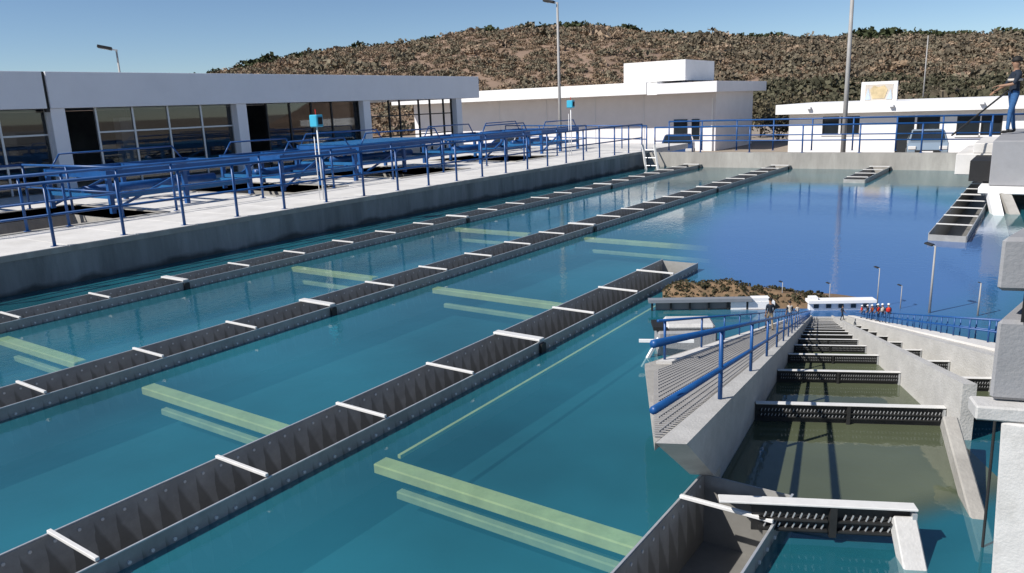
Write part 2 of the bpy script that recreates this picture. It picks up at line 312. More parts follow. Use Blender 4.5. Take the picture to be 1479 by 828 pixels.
# ------------------------------------------------------------------ launder troughs
TW, TT, ZT, ZB = .58, .014, .12, -.42
JOINT = 6.73; PITCH = 1.22
TROUGHS = [('A', -11.72, PY0, PY1), ('B', -8.32, PY0, PY1), ('C', -4.98, PY0, 11.35), ('Cfar', -4.98, 24.6, PY1), ('D', -1.74, PY0, 4.72), ('Dfar', -1.62, 15.4, PY1)]
TL = {'A': 'metal launder trough nearest the long stained basin wall',
      'B': 'metal launder trough second from the long stained basin wall, reaching the far wall',
      'C': 'metal launder trough crossing the middle of the basin, ending beside the small brown mound',
      'Cfar': 'short stub of metal trough at the pale far basin wall',
      'D': 'metal launder trough at the bottom edge, below the near end of the channel wall',
      'Dfar': 'metal trough with ladder-like struts leading to the raised inlet platform'}
strut_me = MB().box(0, TW+.02, -.014, .014, -.012, .012).mesh('strut', M['bright'], bev=.003)
thick_me = MB().box(0, TW+.05, -.05, .05, -.012, .014).mesh('strut', M['bright'], bev=.004)
for key, x0, y0, y1 in TROUGHS:
    t = empty('launder_trough', (x0+TW/2, y0, ZB), TL[key], 'trough', 'launder troughs across the basin')
    MB().box(x0-TT, x0, y0, y1, ZB, ZT).build('side_plate', M['trough'], t)
    MB().box(x0+TW, x0+TW+TT, y0, y1, ZB, ZT-.005).build('side_plate', M['trough'], t)
    MB().box(x0, x0+TW, y0, y1, ZB, ZB+TT).build('bottom_plate', M['trough'], t)
    for ye in (y0, y1):
        if PY0+.1 < ye < PY1-.1: MB().box(x0, x0+TW, ye-TT, ye, ZB+TT, ZT-.01).build('end_plate', M['trough'], t)
    lip = MB().box(x0-TT-.004, x0-.004, y0, y1, ZT, ZT+.008); lip.build('rim', M['galv'], t)
    MB().box(x0+TW+.004, x0+TW+TT+.004, y0, y1, ZT-.005, ZT+.003).build('rim', M['galv'], t)
    k0 = math.ceil((y0+.1-JOINT)/PITCH); k1 = math.floor((y1-.1-JOINT)/PITCH)
    for k in range(k0, k1+1):
        y = JOINT+k*PITCH; o = link('strut', thick_me if k % 6 == 0 else strut_me, t, (x0-.01 if k % 6 else x0-.025, y, ZT+.022))
        if k % 6 == 0:
            MB().box(x0+TW+TT+.001, x0+TW+TT+.035, y-.045, y+.045, ZB, ZT-.02).build('joint_flange', M['dark'], t)
    ow = MB(); y = y0+.07
    while y < min(y1, 20):
        if -1 < y: 
            ow.lathe((0,0,0), [(.012,0),(.012,.006)], 6)
            n = 12
            for i in range(n):
                vx, vy, vz = ow.v[-n+i]; ow.v[-n+i] = (x0+.001+vz, y+vy, .065+vx)
            ow.lathe((0,0,0), [(.013,0),(.013,.012)], 6)
            for i in range(n):
                vx, vy, vz = ow.v[-n+i]; ow.v[-n+i] = (x0+TW+TT+.001+vz, y+vy, .028+vx)
        y += .152
    if ow.v: tag(ow.build('orifice', M['bright'], t), kind='stuff')
    settle(t)

# water sheet cut round the troughs
xb = [PX0, PX1]; yb = [PY0, PY1]; holes = []
for key, x0, y0, y1 in TROUGHS:
    holes.append((x0-TT, x0+TW+TT, y0, y1)); xb += [x0-TT, x0+TW+TT]; yb += [y0, y1]
xb = sorted(set(round(a, 4) for a in xb)); yb = sorted(set(round(a, 4) for a in yb)); wm = MB()
for xa, xc in zip(xb, xb[1:]):
    for ya, yc in zip(yb, yb[1:]):
        mx_, my_ = (xa+xc)/2, (ya+yc)/2
        if any(h[0] < mx_ < h[1] and h[2] < my_ < h[3] for h in holes): continue
        wm.poly([(xa,ya,0),(xc,ya,0),(xc,yc,0),(xa,yc,0)])
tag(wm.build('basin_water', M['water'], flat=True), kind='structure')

# submerged beams
BE = [(-11.02,-9.0,4.0),(-7.5,-5.0,3.95),(-4.12,-1.76,3.92),(-11.2,-9.0,8.82),(-7.6,-5.0,8.7),(-7.7,-5.0,13.5),(-11.2,-9.0,13.5)]
BLAB = ['pale submerged beam left of the second trough at the image edge', 'pale green submerged beam left of the middle trough, nearest the viewer', 'large yellow green submerged beam between the two nearest troughs',
        'pale submerged beam between the first two troughs, second from the viewer', 'pale submerged beam left of the middle trough, second from the viewer', 'faint submerged beam left of the middle trough, farthest from the viewer', 'faint submerged beam between the first two troughs, farthest from the viewer']
for (xa, xc, y), lb in zip(BE, BLAB):
    b = empty('submerged_beam', (xc, y, -.9), lb, 'beam', 'submerged cross beams')
    MB().box(xa, xc, y-.075, y+.075, -.12, -.035).build('upper_beam', M['beam'], b, bev=.01)
    MB().box(xa+.12, xc, y+.03, y+.13, -.36, -.29).build('lower_beam', M['beamdeep'], b, bev=.01)
    MB().box(xc-.35, xc-.27, y+.04, y+.12, -.52, -.361).build('post', M['beamdeep'], b)
    settle(b)
tag(MB().bar((-4.06,4.08,-.06),(-4.16,9.6,-.06),.03,.03).build('submerged_rail', M['beam']), 'thin pale rail running under water along the middle trough', 'rail')

# ------------------------------------------------------------------ railings
def railing(name, pts, label, base_z, hgt=1.06, mids=(.5,), pitch=1.2, r=.026, m='blue', group=None, foot=True):
    """pts: polyline in plan"""
    t = empty(name, (pts[0][0], pts[0][1], base_z), label, 'railing', group)
    pm = MB().tube((0,0,0),(0,0,hgt),r*1.1,n=8).mesh('post', M[m], True)
    fm = MB().box(-.05,.05,-.05,.05,0,.012).mesh('foot_plate', M[m])
    for (a, b) in zip(pts, pts[1:]):
        a = Vector((*a, base_z)); b = Vector((*b, base_z)); L = (b-a).length; n = max(1, round(L/pitch))
        for i in range(n+1):
            if i == 0 and a.xy != Vector(pts[0]): continue
            p = a.lerp(b, i/n)
            po = link('post', pm, t, p-t.location)
            if foot: link('foot_plate', fm, po)
        for h in (1,)+tuple(mids):
            MB().tube(a+Vector((0,0,hgt*h))-t.location, b+Vector((0,0,hgt*h))-t.location, r*(1.15 if h == 1 else .85)).build('rail', M[m], t, True)
    return t
railing('railing', [(-13.55, 3.5+.05), (-13.55, 28.7)], 'blue two-rail railing along the edge of the white walkway above the basin', WT)
railing('railing', [(-15.95, 5.0), (-15.95, 28.4)], 'blue railing on the far side of the white walkway, before the filter pits', WT, pitch=2.33)
railing('railing', [(-13.2, 30.6), (-.2, 30.6)], 'tall blue railing behind the pale far basin wall', .55, hgt=1.18, pitch=1.45)
railing('railing', [(-13.2, 29.18), (-1.6, 29.18)], 'lower blue railing standing on top of the pale far basin wall', .57, hgt=.98, mids=(.45,), pitch=1.93)
railing('railing', [(-13.9, 29.9), (-24, 34.0)], 'blue railing turning away from the far basin corner toward the long white building', .5, hgt=1.1, pitch=1.6)

# ------------------------------------------------------------------ plaza with filter pits
PITS = [(2.0,9.4),(12.6,14.8),(17.2,20.4),(23.4,26.0)]; PXA, PXB = -20.2, -16.15
pz = MB(); ys = [-6]+[v for p in PITS for v in p]+[34]
def slab(x0, x1, y0, y1): pz.box(x0, x1, y0, y1, WT-.25, WT-.02)
slab(PXB, -13.73, -6, 34); slab(-40, PXA, -6, 34)
for a, b in zip(ys[::2], ys[1::2]): slab(PXA, PXB, a, b)
tag(pz.build('plaza', M['slab']), kind='structure')
wb = tag(MB().box(-15.75, -13.4, -2.3, 29.3, WT-.10, WT-.012).build('walkway', M['conc']), kind='structure')
sm = MB().box(0, 2.33, 0, 1.185, 0, .016).mesh('paving_slab', M['slab'], bev=.004)
for k in range(26): link('paving_slab', sm, wb, (-15.74, -2.29+1.2*k, WT-.011))
for i, (a, b) in enumerate(PITS):
    q = MB(); q.box(PXA, PXB, a, b, -1.2, -1.1)
    for x0, x1, y0, y1 in ((PXA-.15,PXA,a,b),(PXB,PXB+.15,a,b),(PXA-.15,PXB+.15,a-.15,a),(PXA-.15,PXB+.15,b,b+.15)): q.box(x0, x1, y0, y1, -1.2, WT+.0)
    tag(q.build('filter_pit', M['conc']), ['wide dark filter pit beside the walkway at the left edge', 'filter pit before the second building column', 'filter pit below the cyan instrument box side of the plaza', 'filter pit farthest along the walkway'][i], 'pit', 'filter pits in the plaza')
railing('railing', [(PXB+.1,2.8),(PXB+.1,8.5),(PXA-.1,8.5),(PXA-.1,2.8)], 'blue railing fencing the wide dark filter pit at the left edge', WT, pitch=1.9)
def blue_frame(y0, y1, x0, x1, label, deck=False, z1=1.55, loop=True):
    t = empty('valve_platform', ((x0+x1)/2, (y0+y1)/2, WT), label, 'platform', 'blue steel valve platforms')
    for x in (x0, x1):
        for y in (y0, (y0+y1)/2, y1): MB().bar((x,y,WT-.02),(x,y,z1-.08),.10,.10).build('leg', M['blue'], t)
        MB().bar((x,y0-.05,z1),(x,y1+.05,z1),.09,.17).build('beam', M['blue'], t)
        MB().bar((x,y0,z1-.5),(x,y1,z1-.5),.06,.10).build('lower_beam', M['bluelight'], t)
        MB().bar((x,y0,WT+.05),(x,(y0+y1)/2,z1-.1),.05,.05).build('brace', M['blue'], t)
    for y in (y0, (y0+y1)/2, y1):
        MB().bar((x0+.046,y,z1-.005),(x1-.046,y,z1-.005),.08,.15).build('beam', M['blue'], t)
        MB().bar((x0+.03,y,z1-.5),(x1-.03,y,z1-.5),.05,.09).build('lower_beam', M['bluelight'], t)
    if deck:
        nb = 8
        for i in range(nb):
            xa = x0+.06+(x1-x0-.12)*i/nb; MB().box(xa, xa+(x1-x0-.12)/nb-.02, y0, y1, z1+.086, z1+.105).build('deck_plank', M['bluelight'], t)
    MB().tube(((x0+x1)/2, y0+.1, z1-.42), ((x0+x1)/2, y1-.1, z1-.42), .11, n=14).build('pipe', M['blue'], t, True)
    for x in (x0, x1) if loop else (x0,):       # bent hand loop over the platform
        pts = [(x,y0+.1,z1+.08),(x,y0+.35,z1+.42),(x,y1-.35,z1+.42),(x,y1-.1,z1+.08)]; lp = MB()
        for a, b in zip(pts, pts[1:]): lp.tube(a, b, .022)
        lp.build('hand_loop', M['blue'], t, True)
    settle(t)
blue_frame(8.9, 12.6, -20.0, -17.2, 'blue steel valve platform opposite the dark doorway of the glazed building', loop=False, z1=1.5)
blue_frame(13.5, 16.2, -19.6, -17.0, 'blue steel valve platform standing over the second filter pit', z1=1.5)
blue_frame(17.0, 21.0, -20.4, -17.6, 'large decked blue valve platform behind the cyan instrument box', deck=True, z1=1.56)
blue_frame(22.3, 25.5, -19.6, -16.9, 'blue steel valve platform before the open framed bay', z1=1.55)
blue_frame(27.2, 30.2, -20.5, -17.4, 'blue steel valve platform farthest along the walkway', z1=1.5)
blue_frame(4.2, 7.6, -23.2, -20.9, 'blue steel valve platform at the left edge by the glass wall', z1=1.3, loop=False)
# cyan instrument boxes on white posts
for (x, y, zt, lb) in ((-14.0, 12.25, 2.62, 'cyan instrument box on a white post beside the walkway railing'), (-15.2, 25.9, 2.75, 'small cyan instrument box on a thin post near the far walkway end')):
    t = empty('instrument_post', (x, y, WT), lb, 'instrument')
    MB().tube((x,y,WT),(x,y,zt-.2),.018).build('post', M['white'], t, True)
    MB().tube((x-.07,y-.05,WT),(x-.07,y-.05,zt-.5),.010).build('conduit', M['white'], t, True)
    MB().box(x-.13,x+.13,y-.1,y+.1,zt-.28,zt).build('housing', M['cyan'], t, bev=.02)
    MB().box(x+.131,x+.14,y-.06,y+.06,zt-.22,zt-.06).build('display', M['black'], t)
    MB().tube((x,y,zt),(x,y,zt+.12),.012).build('antenna', M['red'], t)
    settle(t)

# ------------------------------------------------------------------ glazed building at the left
def glazed():
    X = -24.0; y0, y1 = 2.5, 31.8; zt0, zt1 = 3.08, 4.12
    t = empty('glazed_building', (X-4, 17, WT), 'long low glazed building with pale overhanging fascia at the left', 'building')
    split = 11.05
    MB().box(X-.25, X, y0, split-.05, zt0, zt1).build('fascia_panel', M['fascia'], t, bev=.01)
    MB().box(X-.25, X, split+.05, y1, zt0, zt1).build('fascia_panel', M['fascia'], t, bev=.01)
    MB().box(X-.22, X-.08, split-.05, split+.05, zt0-.1, zt1).build('downpipe', M['dark'], t)
    MB().box(X-10, X-.25, y1-.25, y1, zt0, zt1).build('fascia_panel', M['fascia'], t)
    MB().box(X-10, X-.26, y0, y1-.26, zt0+.05, zt0+.3).build('roof_slab', M['white'], t)
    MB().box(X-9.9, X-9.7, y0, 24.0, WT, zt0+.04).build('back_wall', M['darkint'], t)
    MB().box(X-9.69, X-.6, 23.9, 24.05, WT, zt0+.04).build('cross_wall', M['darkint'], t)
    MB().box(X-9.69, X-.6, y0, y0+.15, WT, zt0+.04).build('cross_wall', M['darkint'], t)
    for y, wdt in ((3.6,.3),(11.32,.42),(17.68,.42),(23.95,.42),(30.25,.42)):
        MB().box(X-.52, X-.1, y-wdt/2, y+wdt/2, WT, zt0-.002).build('column', M['fascia'], t, bev=.01)
        MB().box(X-9.6, X-9.2, y-wdt/2, y+wdt/2, WT, zt0-.002).build('column', M['fascia'], t) if y > 24.5 else None
    gx = X-.42
    def mull(y, mm='galv', z0=WT, z1=zt0): MB().box(gx-.04, gx+.04, y-.03, y+.03, z0, z1-.003).build('mullion', M[mm], t)
    def pane(ya, yb, za, zb):
        p = MB().box(gx-.008, gx+.008, ya+.03, yb-.03, za+.02, zb-.02).build('window_pane', M['glass'], t)
    rows = [(WT, 1.45), (1.45, 2.33), (2.33, zt0)]
    ys_ = [3.8,5.4,7.0,8.4,9.82,11.1]
    for a in ys_: mull(a)
    for a, b in zip(ys_, ys_[1:]):
        for za, zb in rows: pane(a, b, za, zb)
    ys2 = [12.57,13.75,14.97,16.21,17.45]
    for a in ys2: mull(a)
    for a, b in zip(ys2, ys2[1:]):
        for za, zb in ((WT,2.33),(2.33,zt0)): pane(a, b, za, zb)
    ys3 = [18.98,20.06,21.15,22.21,23.72]
    for a in ys3: mull(a, 'dark')
    for a, b in zip(ys3, ys3[1:]): pane(a, b, WT, zt0)
    for ya, yb in ((3.8,11.1),(12.57,17.45)):
        for z in (1.45,2.33) if ya < 10 else (2.33,): MB().box(gx-.03, gx+.03, ya, yb, z-.025, z+.025).build('transom', M['galv'], t)
    ys4 = [24.2,25.6,26.3,27.6,28.4,29.4,30.0]
    for a in ys4: mull(a, 'dark')
    for z in (1.5,2.4): MB().box(gx-.03, gx+.03, 24.2, 30.0, z-.025, z+.025).build('transom', M['dark'], t)
    # things inside, dimly seen
    MB().box(gx-1.6, gx-1.2, 13.95, 14.5, WT, 2.75).build('cabinet', M['white'], t)
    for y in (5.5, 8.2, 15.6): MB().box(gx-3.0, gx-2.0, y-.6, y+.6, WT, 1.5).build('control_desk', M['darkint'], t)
    settle(t)
glazed()

# ------------------------------------------------------------------ white buildings behind the basin
GZ = -.62
def building1():
    Y = 45.0
    t = empty('white_building', (-25, Y+5, GZ), 'long white flat-roofed building with a raised box on its roof', 'building')
    MB().box(-42, -17.15, Y+1.9, Y+9, GZ, 3.0).build('wall', M['white2'], t)
    MB().box(-42.5, -20.9, Y-.1, Y+9.5, 2.98, 3.72).build('roof', M['white'], t, bev=.01)
    MB().box(-20.2, -16.4, Y-.1, Y+9.5, 2.95, 3.58).build('roof', M['white2'], t, bev=.01)
    MB().box(-20.9, -20.2, Y-.05, Y+2.0, 2.93, 3.68).build('notch_panel', M['white'], t)
    MB().box(-22.8, -18.65, Y+.6, Y+5.5, 3.73, 4.95).build('roof_box', M['white'], t, bev=.01)
    for x in (-33.6,-29.5,-25.6,-22.0): MB().box(x-.02, x+.02, Y+1.87, Y+1.898, GZ, 2.97).build('wall_joint', M['fascia'], t)
    for (x0, x1, z0, z1) in ((-19.9,-19.0,.1,1.35),(-18.7,-18.2,.1,1.35)):
        wd = MB().box(x0, x1, Y+1.85, Y+1.895, z0, z1).build('window', M['glassdark'], t)
    MB().tube((-17.35,Y+1.8,GZ),(-17.35,Y+1.8,2.6),.05).build('downpipe', M['white'], t)
    settle(t)
building1()
def building2():
    Y = 45.0
    t = empty('white_office', (-7, Y+4, GZ), 'low white office with dark windows and a roof sign behind the far railing', 'building')
    X0, X1 = -12.2, 4.0
    op = [(-10.4,-9.55,.42,1.38),(-9.45,-8.5,.42,1.38),(-6.7,-5.85,GZ,1.34),(-5.75,-4.7,.35,1.34),(-3.95,-2.95,.3,1.3),(-2.9,-2.0,.3,1.3)]
    # wall as strips so that the openings are real recesses
    xs = sorted({X0, X1, *[o[0] for o in op], *[o[1] for o in op]}); wl = MB()
    for a, b in zip(xs, xs[1:]):
        o = [o for o in op if o[0] <= a+.001 and o[1] >= b-.001]
        if not o: wl.box(a, b, Y, Y+.2, GZ, 1.55)
        else:
            if o[0][2] > GZ+.01: wl.box(a, b, Y, Y+.2, GZ, o[0][2])
            wl.box(a, b, Y, Y+.2, o[0][3], 1.55)
    wl.box(X0, X0+.2, Y+.201, Y+8, GZ, 1.55); wl.box(X0+.2, X1, Y+7.8, Y+8, GZ, 1.55); wl.build('wall', M['white'], t)
    for i, o in enumerate(op):
        door = o[2] == GZ
        f_ = MB().box(o[0], o[1], Y+.08, Y+.14, o[2], o[3]).build('door' if door else 'window', M['glassdark'], t)
        MB().box(o[0], o[0]+.05, Y+.03, Y+.079, o[2], o[3]).build('frame', M['dark'], f_); MB().box(o[1]-.05, o[1], Y+.03, Y+.079, o[2], o[3]).build('frame', M['dark'], f_)
        if not door: MB().box(o[0]-.05, o[1]+.05, Y-.06, Y-.002, o[2]-.07, o[2]-.003).build('sill', M['white'], f_)
    MB().box(X0-.62, X1, Y-.55, Y+8.4, 1.552, 2.08).build('roof', M['white'], t, bev=.01)
    for x in (-11.0,-6.9,-2.9):
        MB().box(x-.1, x+.1, Y-.75, Y-.56, 1.82, 1.94).build('flood_light', M['fascia'], t)
    settle(t)
    s = empty('roof_sign', (-7.65, Y+.2, 2.085), 'white sign panel with a tan and blue emblem on the office roof', 'sign')
    MB().box(-8.55, -6.8, Y+.1, Y+.3, 2.085, 3.12).build('panel', M['white'], s, bev=.01)
    MB().box(-8.35, -7.0, Y+.08, Y+.097, 2.16, 2.98).build('emblem_field', M['cream'], s)
    e = MB(); 
    e.hexa([(-7.98,Y+.06,2.25),(-7.38,Y+.06,2.25),(-7.25,Y+.06,2.7),(-7.42,Y+.06,2.92),(-7.68,Y+.06,2.84),(-7.94,Y+.06,2.92),(-8.1,Y+.06,2.7)], [(-7.98,Y+.078,2.25),(-7.38,Y+.078,2.25),(-7.25,Y+.078,2.7),(-7.42,Y+.078,2.92),(-7.68,Y+.078,2.84),(-7.94,Y+.078,2.92),(-8.1,Y+.078,2.7)])
    e.build('emblem', M['signart'], s)
    e = MB(); e.hexa([(-8.33,Y+.06,2.2),(-8.05,Y+.06,2.2),(-8.2,Y+.06,2.8)], [(-8.33,Y+.078,2.2),(-8.05,Y+.078,2.2),(-8.2,Y+.078,2.8)]); e.hexa([(-7.3,Y+.06,2.2),(-7.02,Y+.06,2.2),(-7.1,Y+.06,2.75)], [(-7.3,Y+.078,2.2),(-7.02,Y+.078,2.2),(-7.1,Y+.078,2.75)])
    e.build('emblem', M['signblue'], s); settle(s)
building2()

def shrub(x, y, h, label, seed):
    q = np.random.default_rng(seed); t = empty('shrub', (x, y, GZ), label, 'shrub', 'shrubs between the white buildings')
    st = MB()
    for k in range(5):
        a = q.uniform(0, 6.28); st.tube((0,0,0), (math.cos(a)*h*.3, math.sin(a)*h*.3, h*.6), .035, .015, 5)
    st.build('stem', M['twig'], t)
    n = 700; d = q.normal(size=(n,3)); d /= np.linalg.norm(d, axis=1, keepdims=True); P = d*q.uniform(.35,1,(n,1))*np.array([.62,.62,.45])*h*(1+.25*np.sin(d[:, :1]*7+d[:, 1:2]*5)); P[:, 2] += h*.55
    u = q.normal(size=(n,3)); u /= np.linalg.norm(u, axis=1, keepdims=True); w_ = np.cross(u, q.normal(size=(n,3))); w_ /= np.linalg.norm(w_, axis=1, keepdims=True); L = q.uniform(.05,.1,(n,1))*h*.6
    V = np.stack([P-u*L, P+w_*L*.7, P+u*L, P-w_*L*.7], 1).reshape(-1, 3); me = bpy.data.meshes.new('crown'); me.from_pydata(V.tolist(), [], [(4*i,4*i+1,4*i+2,4*i+3) for i in range(n)]); me.materials.append(M['shrubleaf']); link('crown', me, t)
M['twig'] = mat('shrub_twigs', (.12,.08,.05), .9); M['shrubleaf'] = mat('dusty_shrub_leaves', (.10,.085,.05), .85, var=.35, scale=1.5)
for i, (x, y, h, lb) in enumerate(((-16.2,57,2.6,'dusty shrub just right of the long white building'), (-19.0,62,3.4,'tall dusty shrub behind the corner of the long white building'), (-14.0,60,2.2,'low dusty shrub midway between the two white buildings'), (-13.2,54,2.3,'dusty shrub beside the left end of the office'), (-16.8,66,3.6,'farthest and tallest shrub between the two white buildings'))): shrub(x, y, h, lb, 50+i)
def lamp_post(x, y, z0, z1, r, label, head=(-1,0), hs=1.0, group='floodlight poles', lean=0):
    t = empty('lamp_post', (x, y, z0), label, 'lamp post', group)
    MB().tube((x,y,z0),(x,y,z1),r,r*.6,10).build('pole', M['polegrey'], t, True)
    h = Vector((head[0], head[1], 0)).normalized()
    MB().bar(Vector((x,y,z1-.03*hs))-h*.05*hs, Vector((x,y,z1+.05*hs))+h*.55*hs, .07*hs, .05*hs).build('bracket', M['galv'], t)
    a = Vector((x,y,z1+.02*hs))+h*.15*hs; MB().bar(a, a+h*.55*hs+Vector((0,0,.12*hs)), .42*hs, .12*hs).build('lamp_head', M['dark'], t, bev=.02*hs)
    settle(t); return t
lamp_post(-6.62, 32.2, GZ, 8.0, .10, 'tall grey pole standing before the white office', (-1,-.2), 1.0)
lamp_post(-20.9, 34.5, GZ, 7.55, .09, 'tall grey lamp pole before the long white building', (-1,-.3), 1.0)
lamp_post(-33, 18.3, WT, 5.6, .06, 'lamp post rising above the roof of the glazed building', (-.6,-1), 1.0)
lamp_post(-13.6, 110, GZ, 9.0, .1, 'thin white pole far off on the hillside behind the worker', (1,0), .5)

# cars
def car(x, y, rz, paint, label, s=1.0, pickup=False):
    t = empty('parked_car', (x, y, GZ+.004), label, 'car', 'cars parked behind the basin', rz)
    prof = [(-2.0,.35),(-2.02,.75),(-1.55,.88),(-.95,.95),(-.35,1.42),(.75,1.45),(1.45,.98),(1.9,.92),(2.0,.6),(1.98,.33)] if not pickup else [(-2.2,.4),(-2.2,.9),(-.9,.95),(-.6,1.55),(.5,1.55),(1.05,1.02),(2.1,.95),(2.2,.5),(2.2,.38)]
    b = MB(); w1 = .82
    def wd(z): return w1 if z < .97 else w1-.16*(z-.9)/.5
    b.hexa([(px, -wd(pz), pz) for px, pz in prof], [(px, wd(pz), pz) for px, pz in prof]); b.build('body', paint, t, bev=.04)
    for sy in (-1, 1):
        g_ = MB(); p4 = ([(-.78,1.0),(-.3,1.36),(.68,1.38),(1.2,1.02)] if not pickup else [(-.72,1.02),(-.52,1.48),(.45,1.48),(.9,1.05)])
        g_.hexa([(a, sy*(wd(c)+.012), c) for a, c in p4], [(a, sy*(wd(c)-.02), c) for a, c in p4]); g_.build('side_window', M['glassdark'], t)
        for wx in (-1.25, 1.3):
            wh = MB(); wh.tube((wx, sy*.62, .31), (wx, sy*.84, .31), .31, n=18); wo = wh.build('wheel', M['black'], t, True)
            MB().tube((wx, sy*.841, .31), (wx, sy*.85, .31), .18, n=12).build('rim', M['galv'], wo)
        MB().box(1.93, 2.03, sy*.62-.16, sy*.62+.16, .62, .78).build('headlight', M['bright'], t, bev=.02)
    fx = [(.8,1.40),(1.42,1.0)] if not pickup else [(.54,1.5),(1.0,1.06)]
    MB().hexa([(fx[0][0]+.03,-.62,fx[0][1]),(fx[0][0]+.03,.62,fx[0][1]),(fx[1][0]+.03,.7,fx[1][1]),(fx[1][0]+.03,-.7,fx[1][1])], [(fx[0][0]-.05,-.62,fx[0][1]-.05),(fx[0][0]-.05,.62,fx[0][1]-.05),(fx[1][0]-.05,.7,fx[1][1]-.05),(fx[1][0]-.05,-.7,fx[1][1]-.05)]).build('windscreen', M['glassdark'], t)
    MB().box(1.99, 2.06, -.5, .5, .42, .6).build('grille', M['dark'], t)
    MB().box(2.061, 2.07, -.22, .22, .44, .56).build('number_plate', M['white'], t)
car(-4.75, 41.0, R(-82), M['carpaint'], 'silver blue car parked at the office door, facing the basin')
car(-16.3, 39.0, R(-70), M['carblue'], 'dark blue car parked before the end of the long white building')
car(-27.5, 39.5, R(-85), M['carwhite'], 'white pickup parked before the long white building', pickup=True)

# ladder in the far left basin corner
t = empty('basin_ladder', (-12.9, 27.5, 0), 'pale steel ladder leaning in the far corner of the basin wall', 'ladder')
for dx in (0, .5):
    MB().bar((-13.15+dx, 27.9, .95), (-12.75+dx, 27.6, -.6), .07, .07).build('stile', M['bright'], t)
for k in range(4):
    z = .75-k*.3; f_ = (.95-z)/1.55; MB().tube((-13.15+.4*f_, 27.9-.3*f_, z), (-12.65+.4*f_, 27.9-.3*f_, z), .016).build('rung', M['galv'], t)
settle(t)

